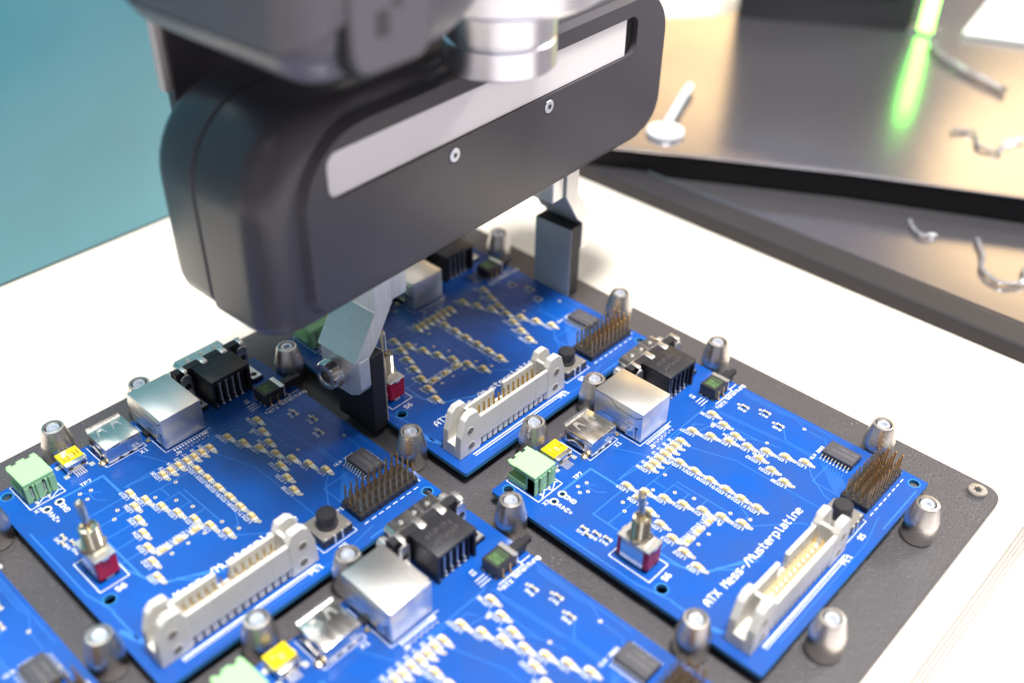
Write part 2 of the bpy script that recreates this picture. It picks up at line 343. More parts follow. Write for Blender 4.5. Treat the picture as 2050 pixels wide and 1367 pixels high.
A0 = (AX, AY); B0 = (AX + PITCH, AY); D0 = (AX, AY - PITCH); C0 = (AX + PITCH, AY - PITCH); E0 = (AX - PITCH, AY)
def at(b, x, y): return (b[0] + x, b[1] + y)
posts = [
 (at(A0, -5.2, -14.6), 'steel post cut by the left frame edge, beside the left board terminal corner'),
 (at(A0, -5.2, -84.4), 'blurred steel post between left board and the corner board at bottom left'),
 (at(A0, 28.3, 5.9), 'steel post behind the yellow taped mini socket of the left board'),
 (at(A0, 61.6, 5.9), 'steel post half hidden behind the network socket of the left board'),
 (at(A0, 112.4, -14.6), 'shaded steel post under the gripper corner, beside the serial socket'),
 (at(A0, 112.6, -84.2), 'steel post beside the left board pin header, below the gripper left finger'),
 (at(B0, 112.3, -14.4), 'blurred far steel post beyond the gripped board, left of the far finger'),
 (at(B0, 112.6, -83.6), 'steel post with golden glow behind the gripped board pin header'),
 (at(C0, 28.0, 5.9), 'steel post between the white ribbon connector and the right board mini socket'),
 (at(C0, 61.4, 5.9), 'steel post behind the network socket of the right board'),
 (at(C0, 112.4, -14.2), 'steel post on the bare plate strip behind the right board audio switch'),
 (at(C0, 112.6, -83.8), 'steel post behind the pin header of the right board'),
 (at(C0, 86.6, -112.4), 'steel post at the front edge of the right board, nearest the plate corner screw'),
 (at(C0, 24.3, -112.8), 'blurred steel post at the front edge of the right board, below its ribbon connector'),
 (at(C0, -5.3, -14.0), 'steel post at the green terminal corner of the right board'),
 (at(C0, -3.0, -84.4), 'blurred steel post below the toggle switch of the right board at frame bottom'),
 (at(D0, 28.3, 6.2), 'blurred steel post in front of the left board ribbon connector'),
 (at(D0, 61.6, 6.2), 'steel post half hidden behind the network socket of the bottom board'),
]
for (p, lab) in posts: post(p[0], p[1], lab)
for b in (A0, B0, D0, C0):
    for dx, dy in ((8, -8), (98, -8), (10, -98), (98, -98), (30, -100)):
        put(sup, 'board_support', pl, (b[0] + dx - 109.4, b[1] + dy + 226.4, -5.3 - ZT))

# ------------------------------------------------------------------ one circuit board (x to the right, y = 0 at the socket edge, going negative)
BW, BD = 106.4, 106.1
b1 = thing('circuit_board', 'left blue circuit board, half in the shadow of the gripper', 'circuit board', (AX, AY, 0), 0, 'blue circuit boards in the fixture')
holes = [(4.6, -3.9, 1.75), (102.9, -102.4, 1.75), (5.9, -66.9, 1.9), (10.95, -18.8, .95), (15.5, -18.5, .95)]
bm = bmesh.new()
def loop(pts):
    vs = [bm.verts.new((x, y, 0)) for x, y in pts]
    for i in range(len(vs)): bm.edges.new((vs[i], vs[(i + 1) % len(vs)]))
loop([(.6, 0), (BW - .6, 0), (BW, -.6), (BW, -BD + .6), (BW - .6, -BD), (.6, -BD), (0, -BD + .6), (0, -.6)])
for x, y, r in holes: loop([(x + r * math.cos(a * math.pi / 12), y + r * math.sin(a * math.pi / 12)) for a in range(24)])
bmesh.ops.triangle_fill(bm, edges=bm.edges[:], use_beauty=True)
for f in bm.faces:
    if f.normal.z < 0: f.normal_flip()
r = bmesh.ops.extrude_face_region(bm, geom=bm.faces[:]); nv = [g for g in r['geom'] if isinstance(g, bmesh.types.BMVert)]
bmesh.ops.translate(bm, verts=nv, vec=(0, 0, -1.6)); bmesh.ops.recalc_face_normals(bm, faces=bm.faces)
me = bpy.data.meshes.new('panel'); bm.to_mesh(me); bm.free(); me.materials.append(PCB); me.materials.append(PEDGE)
for p in me.polygons: p.material_index = 0 if abs(p.normal.z) > .5 else 1
put(me, 'board_panel', b1)

silk, trc, via = MB(), MB(), MB()
def ring(x, y, ro, ri, m=PADM, z=.03, hole=True):
    if ro < .6: ro, ri = ro * 1.25, ri * 1.35
    n = 16; vs = [(x + q * math.cos(2 * math.pi * k / n), y + q * math.sin(2 * math.pi * k / n), z) for q in (ro, ri) for k in range(n)]
    via.add(vs, [(k, (k + 1) % n, n + (k + 1) % n, n + k) for k in range(n)], m)
    if hole: via.add([(x + ri * math.cos(2 * math.pi * k / n), y + ri * math.sin(2 * math.pi * k / n), z - .004) for k in range(n)], [tuple(range(n))], HOLE)
ring(10.95, -18.8, 1.6, .97, hole=False); ring(15.5, -18.5, 1.6, .97, hole=False)
for x, y, rr in holes[:3]: ring(x, y, rr + .45, rr + .01, PEDGE, .02, False)

# --- light emitting diodes
def led_mesh():
    mb = MB()
    mb.box(-.85, .85, -2.1, 2.0, 0.02, .10, TIN)
    mb.box(-.8, .8, -1.6, 1.6, .10, .48, LEDW, .05)
    mb.box(-.78, .78, -1.95, -1.45, .08, .42, TIN, .08); mb.box(-.6, .6, -2.7, -2.0, .03, .2, TIN, .06)
    mb.box(-.78, .78, 1.45, 1.75, .08, .42, TIN, .08)
    t = [(-.78, -1.05), (.78, -1.05), (.78, 1.05), (-.78, 1.05)]; u = [(-.62, -.8), (.62, -.8), (.62, .8), (-.62, .8)]
    mb.add([(x, y, .48) for x, y in t] + [(x, y, 1.1) for x, y in u], [(0, 1, 5, 4), (1, 2, 6, 5), (2, 3, 7, 6), (3, 0, 4, 7), (4, 5, 6, 7)], LEDB)
    mb.box(-.3, .3, -.35, .3, 1.1, 1.13, LEDW)
    return mb.mesh('led')
LED = led_mesh()
for v in LED.vertices: v.co *= 1.17
Y = [-32.1, -38.35, -44.6, -50.9, -57.2, -63.5, -69.9]
leds = {}
for k, i in enumerate((29, 28, 27, 23, 24, 25, 26)): leds[i] = (64.6 - 3.12 * k, Y[0])
for k, i in enumerate((22, 21, 20, 19, 18, 17)): leds[i] = (55.45, Y[k + 1])
for k in range(7): leds[7 - k] = (33.5 - 2.15 * k, Y[k])
for k, i in enumerate((8, 9, 10, 11, 12, 13)): leds[i] = (35.7 + 2.03 * k, Y[k + 1])
for k in range(7): leds[37 + k] = (72.2 + 2.27 * k, Y[k])
for k, i in enumerate((36, 35, 34)): leds[i] = (84.8 - 2.05 * k, Y[k])
for k, i in enumerate((32, 31, 30)): leds[i] = (76.5 - 2.05 * k, Y[k + 4])
rot = {14: (39.4, -61.7), 15: (33.4, -61.6), 16: (27.5, -61.7)}
for i, (x, y) in leds.items():
    put(LED, 'led', b1, (x + random.uniform(-.12, .12), y + random.uniform(-.12, .12), 0), random.uniform(-.05, .05))
    text(silk, 'LED%d' % i, x - 1.35, y - 1.5, 1.25, 90, .19, adv=5.6)
    ring(x + .3, y - 3.25, .5, .22)
    silk.box(x - .3, x - .05, y - 2.75, y - 2.45, .04, .05, SILK)
for i, (x, y) in rot.items():
    put(LED, 'led', b1, (x, y, 0), math.pi / 2)
    text(silk, 'LED%d' % i, x - 2.2, y + 1.3, 1.2, 0, .19, adv=5.4); ring(x + 1.2, y - 2.9, .5, .22)
# --- chip resistors
mb = MB().box(-.6, .6, -1.0, 1.0, .08, .5, RESB, .04); mb.box(-.62, .62, -1.25, -.8, .04, .54, CER, .05); mb.box(-.62, .62, .8, 1.25, .04, .54, CER, .05)
mb.box(-.7, .7, -1.7, -1.15, .02, .16, TIN, .03); mb.box(-.7, .7, 1.15, 1.7, .02, .16, TIN, .03); mb.box(-.25, .25, -.45, .45, .5, .51, CER)
RES = mb.mesh('resistor')
for n, x, y in (('R46', 96.9, -38.3), ('R47', 99.7, -45.9), ('R48', 96.8, -53.3)):
    put(RES, 'resistor', b1, (x, y, 0)); text(silk, n, x - 1.4, y - 1.5, 1.2, 90, .19); ring(x - .2, y + 2.6, .48, .2)
for n, x, y, rz in (('R45', 8.6, -34.0, 0), ('R44', 9.6, -38.3, 0), ('R43', 10.3, -42.2, 0), ('C7', 7.2, -36.4, 0)):
    put(RES, 'resistor', b1, (x, y, 0), rz)
    if n != 'C7': text(silk, n, x - 1.4, y - 1.4, 1.1, 90, .18)
for x, y in ((85.5, -54.8), (101.4, -60.7), (47.0, -38.0), (38.3, -39.4), (42.4, -45.5), (44.6, -51.8), (47.3, -64.5), (49.4, -70.8), (26.6, -35.6), (101.5, -78.5), (93, -86.2), (23.8, -38.5), (41.0, -58.6), (20.1, -22.3), (22.4, -24.0), (25.3, -21.0), (21.9, -20.0), (77.6, -54.5), (79.5, -35.5)): ring(x, y, .52, .23)

# --- printing
text(silk, 'ATX Mess-/Musterplatine', 10.4, -81.3, 2.6, 0, .42, adv=5.55)
text(silk, '+24V', 11.7, -26.6, 1.6, 90, .3); text(silk, 'GND', 16.2, -24.2, 1.6, 90, .3)
text(silk, 'ATX', 90.6, -32.0, 1.5, 0, .28); text(silk, 'Schaltung', 96.0, -31.4, 1.5, 0, .28, adv=5.2)
text(silk, 'PL1', 53.6, -103.1, 1.7, 0, .32); text(silk, 'JP1', 74.6, -88.6, 1.4, 0, .26); text(silk, 'X1', 46.6, -17.4, 1.6, 0, .26)
text(silk, 'S6', 9.2, -66.0, 1.8, 0, .36); text(silk, 'X2', 66.6, -24.6, 1.4, 0, .24); text(silk, 'TP7', 24.0, -17.3, 1.4, 0, .24); text(silk, 'X3', 7.6, -17.9, 1.4, 0, .26)
text(silk, 'ULN 2003', 89.2, -70.9, 1.1, 0, .2); text(silk, 'S1', 89.0, -21.5, 1.4, 90, .26); text(silk, 'S5', 66.5, -101.9, 1.6, 0, .3)
text(silk, 'SW', 89.2, -31.3, 1.1, 0, .2)
def sbox(x0, x1, y0, y1, w=.22): pline(silk, [(x0, y0), (x1, y0), (x1, y1), (x0, y1), (x0, y0)], w, SILK, .05)
sbox(7.1, 19.3, -15.2, .0 - .6, .28); pline(silk, [(9.2, -15), (11.2, -13.9), (12.6, -12.9), (13.8, -13.3), (14.6, -14.9)], .28, SILK, .06); pline(silk, [(14.8, -14.9), (16.6, -13.7), (18, -12.9), (19.1, -13.5)], .28, SILK, .06)
pline(silk, [(34.6, -1.2), (34.6, -15), (49.9, -15), (49.9, -10)], .2, SILK, .05)
pline(silk, [(52.6, -3), (52.6, -23), (71, -23)], .2, SILK, .05)
pline(silk, [(90.6, -29.5), (101.6, -29.5), (101.6, -27)], .34, SILK, .05); pline(silk, [(101.6, -28.4), (105.8, -28.4)], .3, SILK, .05)
for k in range(3): pline(silk, [(86.5 - .2 * k, -23.4 - 1.3 * k), (90.3, -23.4 - 1.3 * k)], .3, SILK, .05)
sbox(61.6, 75.2, -98.9, -86.3, .2); sbox(5.2, 15.0, -62.6, -46.6, .3)
pline(silk, [(9, -101.0), (57, -101.0)], .5, SILK, .05); pline(silk, [(9, -102.0), (57, -102.0)], .26, SILK, .05)
for k in range(8): pline(silk, [(78.6 + 3.1 * k, -98.7), (80.3 + 3.1 * k, -98.7)], .3, SILK, .05)
pline(silk, [(104.5, -88), (104.5, -97)], .4, SILK, .05)
for k in range(12): silk.box(55.2 + 1.13 * k, 55.75 + 1.13 * k, -24.6, -23.5, .04, .055, SILK); ring(55.4 + 1.13 * k, -25.6 - .5 * (k % 2), .26, .12)
text(silk, 'J8', 54.4, -26.9, 1.3, 0, .2)
silk.build('silkscreen_print', b1, kind='stuff')
# --- copper traces showing under the mask
T = trc
def tr(w, *pts): pline(T, pts, w, TRACE, .012)
tr(.9, (17, -17.5), (31.6, -17.6), (31.6, -30)); tr(.35, (33.4, -27.8), (46.2, -29.6)); tr(.3, (34.6, -33), (34.6, -27.8), (47, -27.8))
tr(.3, (37, -36.8), (41.7, -36.9), (42.0, -38.6), (41.9, -42)); tr(.3, (41.9, -37), (53.4, -37), (53.4, -62.6), (50.2, -69.4), (48.6, -69.4))
tr(.3, (39, -43), (45.2, -43), (45.2, -50.2)); tr(.3, (47, -42.8), (47.2, -64)); tr(.3, (41.2, -49.3), (45.3, -49.3)); tr(.3, (43.4, -55.4), (47.1, -55.4), (47.1, -62))
for k in range(5): tr(.34, (15.6 - .1 * k, -31.8 - 6.3 * k), (31 - 2.2 * k, -31.9 - 6.3 * k))
tr(.5, (15.6, -31.6), (15.4, -60), (18.4, -70.6), (24, -74.8), (30, -81)); tr(.7, (17.2, -44), (17.2, -66), (21.6, -73.6), (38.8, -82)); tr(.6, (24.2, -74.4), (36, -82.3))
tr(.25, (88, -29.2), (90.2, -55.2), (90.2, -72.2)); tr(.25, (87.4, -33), (89.4, -56)); tr(.3, (96.4, -55), (91.2, -59), (91.2, -76.4), (79.6, -76.4), (79.6, -90))
tr(.3, (85, -72.2), (81.6, -75), (76.2, -83), (74.4, -92)); tr(.22, (104.8, -32), (104.8, -70)); tr(.22, (103.9, -33), (103.9, -56), (102, -60)); tr(.22, (101.4, -60.8), (101.4, -69), (99.4, -71)); tr(.22, (103, -34), (103, -52))
tr(.3, (74, -33.6), (80, -35), (84, -36.2), (84.3, -52)); tr(.3, (72.8, -30), (76, -30), (78, -33)); tr(.3, (79.4, -58), (84.6, -64)); tr(.25, (81, -44.5), (84.5, -52), (86.6, -60))
for k in range(8): tr(.22, (91.2, -73.3 - 1.27 * k), (89.6 - .2 * k, -74.2 - 1.2 * k), (80.2 + .75 * k, -84.6 - .15 * k), (79.4 + 1.0 * k, -86.6))
tr(.25, (45, -16), (52, -31)); tr(.25, (64, -34.6), (70, -52), (70, -84)); tr(.3, (46.4, -72), (60, -84), (61, -90)); tr(.6, (4, -72), (4, -86)); tr(.5, (2, -25), (2, -60), (4.5, -72))
tr(.22, (14, -103.6), (66, -103.6), (80, -101)); tr(.5, (76, -104.6), (100, -104.6)); tr(.25, (24, -22.4), (24, -26), (26.5, -28.8)); tr(.25, (22, -20), (27, -24))
tr(1.6, (8, -98), (2, -80)); tr(.35, (62, -29), (72, -29)); tr(.35, (60, -27.7), (86, -27.7), (88, -25.6))
T.build('copper_trace', b1, kind='stuff')

# --- network socket
ns = MB()
ns.box(53.5, 69.6, -22.3, -.7, .3, 13.45, STEELB, .3, 2)
ns.box(54.2, 69.0, -21.8, -2, 0.02, .35, BLK)
sk = ns.build('network_socket', b1)
q = MB()      # side panel: folded seam, window and latch tab
sx = 53.5
for (y0, z0), (y1, z1) in (((-.9, 12.9), (-8.2, 12.6)), ((-8.2, 12.6), (-11.0, 10.4)), ((-11.0, 10.4), (-19.6, 9.9)), ((-19.6, 9.9), (-22.2, 11.9))):
    d = math.hypot(y1 - y0, z1 - z0); ny, nz = -(z1 - z0) / d * .14, (y1 - y0) / d * .14
    q.add([(sx - .03, y0 + ny, z0 + nz), (sx - .03, y1 + ny, z1 + nz), (sx - .03, y1 - ny, z1 - nz), (sx - .03, y0 - ny, z0 - nz)], [(0, 1, 2, 3)], DARK)
q.box(sx - .12, sx, -18.2, -3.0, 4.9, 5.5, STEEL, .05); q.box(sx - .12, sx, -17.0, -3.0, 2.0, 2.4, STEEL, .05); q.box(sx - .25, sx, -18.9, -16.2, 1.2, 7.4, STEEL, .12)
q.box(sx - .04, sx, -20.1, -19.8, .8, 5.8, DARK); q.box(sx - .05, sx, -20.5, -19.5, 5.2, 6.2, DARK); q.box(sx - .05, sx + .1, -15.5, -3.5, .3, 1.5, DARK)
q.build('side_panel', sk)
MB().box(55.5, 67.6, -.72, -.62, 1.5, 12, DARK).build('plug_opening', sk)
MB().box(51.9, 53.4, -11.8, -8.6, 0.02, 1.7, BLK, .1).cyl(51.6, -13.4, 0, .8, 1.0, FLUX, 14, b=.3).build('shield_tab', sk)
# --- usb socket
us = MB().box(35.8, 49.1, -14.5, -1.6, .3, 6.9, STEEL, .22, 2)
us.prism([(-1.7, 6.2), (-1.0, 6.9), (-.7, 7.5), (-.9, 7.65), (-1.4, 7.2), (-2.2, 6.9)], 36.1, 48.8, STEEL, 'x')
uo = us.build('usb_socket', b1)
for cx in (39.6, 45.2):
    q = MB()
    q.add([(x, y, 6.925) for x, y in ((cx - 1.2, -2.9), (cx + 1.2, -2.9), (cx + 1.0, -3.9), (cx - 1.0, -3.9))], [(0, 3, 2, 1)], DARK)
    for sgn in (-1, 1): q.prism([(cx + sgn * .35, -3.6), (cx + sgn * 1.05, -3.3), (cx + sgn * 1.75, -6.7), (cx + sgn * 1.35, -6.9)], 6.91, 7.05, STEELB)
    q.prism([(cx - 1.05, -3.0), (cx + 1.05, -3.0), (cx + .95, -4.4), (cx - .95, -4.4)], 6.91, 7.1, STEELB)
    q.build('spring_tongue', uo)
q = MB(); q.box(38.6, 41.2, -14.56, -14.4, 6.35, 6.75, DARK); q.box(44.4, 47, -14.56, -14.4, 6.35, 6.75, DARK)
for k in range(5): q.box(38.0 + 1.9 * k, 39.2 + 1.9 * k, -14.6, -14.4, .2, .9, DARK if k % 2 else CER)
q.box(35.74, 35.9, -11, -3, 1.6, 4.4, DARK); q.prism([(-3, 2.2), (-6, 3.8), (-11, 2.4), (-11, 1.9), (-6, 3.2), (-3, 1.6)], 35.2, 35.8, STEEL, 'x')
q.build('shell_slot', uo, kind='stuff')
MB().lathe([(1.5, 0), (1.35, .7), (.6, 1.1), (.05, 1.2)], FLUX, 18, Matrix.Translation((34.6, -12.3, .02)), cap=False).build('solder_blob', uo)
# --- mini usb socket with yellow film
mu = MB().box(23.6, 31.0, -9.5, -1.6, .25, 4.0, STEEL, .25, 2); mo = mu.build('mini_usb_socket', b1)
q = MB().box(23.5, 31.1, -7.7, -1.4, 3.98, 4.12, YEL, .05); q.box(23.42, 23.6, -7.7, -1.4, 2.6, 4.1, YEL)
for x in (24.6, 26.3, 28.6, 30.0):
    q.box(x, x + .3, -6.6, -3.4, 4.11, 4.135, YELD)
q.box(24.6, 26.5, -6.8, -6.5, 4.11, 4.135, YELD); q.box(28.6, 30.2, -5.2, -4.9, 4.11, 4.135, YELD); q.box(26.9, 28.3, -6.5, -4.2, 4.11, 4.13, YELW); q.box(25.0, 26.1, -4.4, -3.6, 4.11, 4.13, YELW)
q.build('yellow_film', mo)
q = MB(); q.box(24.0, 25.8, -9.56, -9.4, 2.1, 3.0, DARK); q.box(28.6, 30.4, -9.56, -9.4, 2.1, 3.0, DARK); q.box(24.4, 30.2, -10.0, -9.5, .3, 2.0, STEEL, .15); q.build('rear_flap', mo)
pin = MB().box(-.17, .17, -2.4, 0, .02, .3, TIN, .05).mesh('contact')
for k in range(5): put(pin, 'contact', mo, (25.7 + .8 * k, -9.9, 0))
q = MB()
for x0, y0 in ((22.0, -4.4), (22.0, -10.6), (31.2, -4.4), (31.2, -10.6)): q.box(x0, x0 + 1.7, y0, y0 + 2.0, .015, .07, TIN)
q.build('solder_pad', mo)
# --- green terminal block
gt = MB()
gx0, gx1 = 7.9, 18.5
gt.box(gx0, gx1, -12.6, -3.6, 6.9, 8.5, GREENP, .12)
gt.box(gx0, gx1, -3.8, -.7, 6.9, 8.1, GREENP, .12)
gt.box(gx0, gx0 + .9, -12.6, -8.5, 0, 7, GREENP, .1); gt.box(gx1 - .9, gx1, -12.6, -1.5, 0, 7, GREENP, .1)
gt.box(gx0, gx1, -12.2, -1.0, 0, 1.3, GREENP, .12); gt.prism([(-1.2, 1.2), (-.2, 2.6), (-1.2, 2.6), (-8.6, 2.2), (-8.6, 1.2)], gx0, gx1, GREENP, 'x')
gt.box(gx0 + .2, gx1 - .2, -9.4, -8.4, 0, 7, GREENP)
for x0, x1 in ((gx0, 9.6), (10.6, 11.3), (11.7, 14.0), (15.0, 15.8), (16.3, gx1)): gt.box(x0, x1, -12.7 - (.25 if x1 - x0 < 1 else 0), -9.3, 0.0, 6.95, GREENP, .1)
for x0, x1 in ((8.2, 9.9), (11.6, 14.6), (16.4, 18.3)): gt.box(x0, x1, -.8, .25, 7.2, 8.3, GREENP, .2)
go = gt.build('terminal_block', b1)
MB().box(9.9, 10.4, -12.2, -11.4, 0, 5.4, TIN, .1).box(14.3, 14.8, -12.2, -11.4, 0, 5.4, TIN, .1).cyl(10.1, -13.6, 0, .5, .65, TIN, 12, b=.2).cyl(14.5, -13.4, 0, .5, .65, TIN, 12, b=.2).build('contact', go)
# --- serial connector
dx0, dx1 = 77.9, 94.3
dm = MB().box(dx0, dx1, -16.4, -3.2, 10.9, 12.5, BLK, .2, 2)
dm.box(dx0, dx0 + 1.1, -16.3, -3.2, 0, 11, BLK, .1); dm.box(dx1 - 1.1, dx1, -16.3, -3.2, 0, 11, BLK, .1); dm.box(dx0 + .8, dx1 - .8, -11.0, -3.2, 0, 11, BLK)
for k in range(6): x = dx0 + 1.1 + k * (dx1 - dx0 - 2.2) / 6; 
for k in range(1, 6): x = dx0 + k * (dx1 - dx0) / 6; dm.box(x - .28, x + .28, -15.6, -10.9, 0, 11, BLK)
do = dm.build('serial_connector', b1)
q = MB(); 
random.seed(21)
for ry, rn in ((-8.2, 7), (-11.6, 7)):
    for k in range(rn):
        for _ in range(3):
            x_, y_ = 81.2 + 1.55 * k + random.uniform(-.3, .3), ry + random.uniform(-.8, .8); a_ = random.choice((0, 1.57, .9, 2.2)); stroke(q, Vector((x_ - .5 * math.cos(a_), y_ - .6 * math.sin(a_))), Vector((x_ + .5 * math.cos(a_), y_ + .6 * math.sin(a_))), .26, BLKTXT, 12.52)
q.build('moulded_lettering', do, kind='stuff')
dp = MB().box(-.35, .35, -.3, .2, 1.5, 9.4, TIN, .08).box(-.75, .75, -.4, .2, 9.2, 10.4, TIN, .1).box(-.22, .22, -.9, -.2, 0, 2, TIN).cyl(0, -.6, 0, .5, .6, TIN, 10, b=.2).mesh('contact')
for k in range(5): put(dp, 'contact', do, (dx0 + (k + 1 - .0) * (dx1 - dx0) / 6 + (dx1 - dx0) / 24 * 0 - .0 + 1.3 - .0 if False else dx0 + (k + .5 + .5) * (dx1 - dx0) / 6 - 1.36, -14.6, 0))
q = MB()      # insulator rail with shield clips
for x0, x1 in ((71.6, 74.0), (76.2, 82.0), (84.8, 90.6), (93.4, 98.6)): q.box(x0, x1, -3.4, -.4, 8.6, 12.6, BLK, .15)
q.box(71.6, 100.4, -3.2, -.6, 1.5, 8.8, BLK); q.build('insulator_rail', do)
for x0, x1 in ((74.2, 76.0), (82.1, 84.7), (90.7, 93.3), (98.8, 100.6)):
    MB().box(x0, x1, -4.2, .1, 12.2, 12.9, STEELB, .25, 2).box(x0 + .2, x1 - .2, -4.6, -4.1, 10.8, 12.6, STEELB, .2, 2).build('shield_clip', do)
q = MB().box(71.2, 101.2, -.4, .1, 1.0, 12.6, STEEL, .15); q.build('front_flange', do)
for sx_ in (72.4, 96.6):
    q = MB(); q.prism([(sx_, 1.2), (sx_ + 4.2, 1.2), (sx_ + 4.2, 10.5), (sx_ + 3.2, 11.6), (sx_ + 1, 11.6), (sx_, 10.5)], -5.2, -4.6, STEELB, 'y', .08)
    q.box(sx_, sx_ + 4.2, -13.2, -4.7, 1.3, 1.9, STEELB, .12); q.cyl(sx_ + 2.1, 6.6, -5.3, -5.15, 1.35, DARK, 16, 'y'); q.cyl(sx_ + 2.1, -10.9, 1.85, 1.95, 1.2, DARK, 16)
    q.box(sx_, sx_ + 4.4, -13.6, -4.6, 0, 1.3, BLK, .1); q.build('mounting_bracket', do)
shp = [(77.6, 2.4), (94.8, 2.4), (95.8, 3.6), (96.9, 9.6), (95.6, 11.0), (76.8, 11.0), (75.5, 9.6), (76.6, 3.6)]
q = MB().prism(shp, .05, 6.2, STEEL, 'y', .35, seg=2)
for k in range(3): q.cyl(80.6 + 5.6 * k, 3.4, 11.0, 11.5, .85, STEELB, 12, b=.25)
q.build('plug_shell', do)
for x in (73.4, 99.4): MB().cyl(x, 6.8, .0, 5.0, 2.1, STEELB, 6 if False else 18, 'y', b=.3).build('screw_post', do)
# --- side push switch
ps = MB().box(91.3, 99.9, -28.2, -21.3, .4, 5.2, BLK, .2); po = ps.build('push_switch', b1)
q = MB(); q.box(92.2, 98.0, -27.2, -22.2, 5.2, 5.23, GREENM)
text(q, '58', 93, -24.6, 1.6, 0, .25, GREENT, 5.24); text(q, '01', 93, -26.8, 1.6, 0, .25, GREENT, 5.24); q.build('green_marking', po)
MB().box(99.9, 100.4, -28.4, -21.2, .2, 5.5, STEELB, .1).box(98.6, 100.4, -28.4, -21.2, 5.2, 5.4, STEELB, .05).build('bracket', po)
MB().box(100.4, 106.5, -26.6, -23.2, 1.0, 4.4, BLK, .3).box(106.5, 109.5, -26.0, -23.8, 1.6, 3.8, BLK, .3).build('plunger', po)
sp = MB().box(-.2, .2, -.3, 0, .2, 3.6, BRONZE).cyl(0, -.7, 0, .7, .65, FLUX, 12, b=.3).mesh('contact')
for k in range(3): put(sp, 'contact', po, (92.4 + 0 * k, -22.2 - 2.6 * k, 0), -math.pi / 2 * 1.0); 
for k in range(2): put(sp, 'contact', po, (93.6 + 3.2 * k, -28.2, 0))
# --- toggle switch
tm = MB().box(7.1, 13.9, -60.0, -47.9, 1.2, 9.0, RED, .25); to = tm.build('toggle_switch', b1)
q = MB().box(6.9, 14.1, -60.2, -47.7, 9.0, 9.6, STEELB, .15); q.box(6.85, 7.12, -58.2, -49.6, 1.0, 9.1, STEEL); q.box(13.88, 14.15, -58.2, -49.6, 1.0, 9.1, STEEL)
q.box(9.4, 11.6, -60.5, -60.0, 8.6, 9.7, STEELB, .1); q.box(9.4, 11.6, -47.9, -47.4, 8.6, 9.7, STEELB, .1); q.build('metal_bracket', to)
q = MB(); Mx = Matrix.Translation((10.5, -53.9, 0)); q.lathe([(4.3, 9.6), (4.3, 10.9), (3.9, 11.2), (3.0, 11.2)], NICK, 6, Mx, False)
pr = [(3.05, 11.2)]; z = 11.4
while z < 18.4: pr += [(3.05, z), (2.78, z + .22)]; z += .44
pr += [(2.9, 18.6), (2.2, 18.7), (2.1, 17.6), (.1, 17.4)]
q.lathe(pr, NICK, 28, Mx, cap=False); q.build('threaded_bushing', to)
ML = Matrix.Translation((10.5, -53.9, 17.2)) @ Matrix.Rotation(math.radians(-6), 4, 'X')
MB().lathe([(.95, 0), (1.05, 3), (1.35, 9.6), (1.35, 10.4), (1.0, 11.0), (.2, 11.2)], NICK, 20, ML).build('lever', to)
MB().box(9.2, 11.8, -59.6, -48.4, 0, 1.2, CER).build('base', to)
# --- driver chip
ch = MB().box(92.95, 100.45, -83.6, -72.0, .35, 2.55, CHIP, .22); co = ch.build('driver_chip', b1)
q = MB(); q.lathe([(.42, 2.58), (.36, 2.50)], DARK, 14, Matrix.Translation((93.9, -73.2, 0.0))); text(q, 'ULN2803A', 95.6, -74.6, 1.15, -90, .17, CHIPT, 2.57, 5.6); text(q, 'CHN8110F', 97.9, -75.4, 1.1, -90, .16, CHIPT, 2.57, 5.6); q.build('chip_marking', co, kind='stuff')
lm = MB().prism([(0, 1.3), (.5, 1.3), (.9, .9), (1.15, .28), (1.9, .22), (1.9, .04), (1.0, .05), (.7, .7), (.35, 1.08), (0, 1.08)], -.2, .2, TIN, 'y').mesh('lead')
for k in range(9):
    y = -72.72 - 1.27 * k; put(lm, 'lead', co, (100.4, y, 0)); put(lm, 'lead', co, (92.99, y, 0), math.pi)
# --- pin header
hx, hy = 79.45, -88.55
hm = MB()
for i in range(10):
    for j in range(4):
        x, y = hx + 2.54 * i, hy - 2.54 * j; c_, h_ = 1.24, .7
        hm.prism([(x - h_, y - c_), (x + h_, y - c_), (x + c_, y - h_), (x + c_, y + h_), (x + h_, y + c_), (x - h_, y + c_), (x - c_, y + h_), (x - c_, y - h_)], .05, 2.5, BLK)
hm.box(hx - 1.1, hx + 2.54 * 9 + 1.1, hy - 2.54 * 3 - 1.1, hy + 1.1, .03, 2.2, BLK); ho = hm.build('pin_header', b1)
pm = MB().box(-.27, .27, -.27, .27, 2.2, 9.4, BRONZE).add([(-.27, -.27, 9.4), (.27, -.27, 9.4), (.27, .27, 9.4), (-.27, .27, 9.4), (-.13, -.13, 9.9), (.13, -.13, 9.9), (.13, .13, 9.9), (-.13, .13, 9.9)], [(0, 1, 5, 4), (1, 2, 6, 5), (2, 3, 7, 6), (3, 0, 4, 7), (4, 5, 6, 7)], GOLD).mesh('pin')
for i in range(10):
    for j in range(4):
        o = put(pm, 'pin', ho, (hx + 2.54 * i, hy - 2.54 * j, 0)); o.rotation_euler = (random.uniform(-.012, .012), random.uniform(-.012, .012), 0)
# --- push button
bu = MB().box(62.7, 74.4, -98.0, -86.9, .3, 3.0, BLK, .15).box(62.8, 74.3, -97.9, -87.0, 3.0, 3.4, FRAMEM, .1); bo = bu.build('push_button', b1)
MB().lathe([(3.6, 3.4), (3.6, 4.3), (3.3, 4.6), (3.3, 8.2), (3.0, 8.6), (.2, 8.62)], BLK, 32, Matrix.Translation((68.5, -92.5, 0))).build('cap', bo)
q = MB()
for x, y in ((64, -97.3), (67, -97.9), (70, -97.9), (73, -97.3)): q.box(x - .35, x + .35, y - .5, y + .3, 0, 3.5, TIN, .08)
q.build('frame_clip', bo)
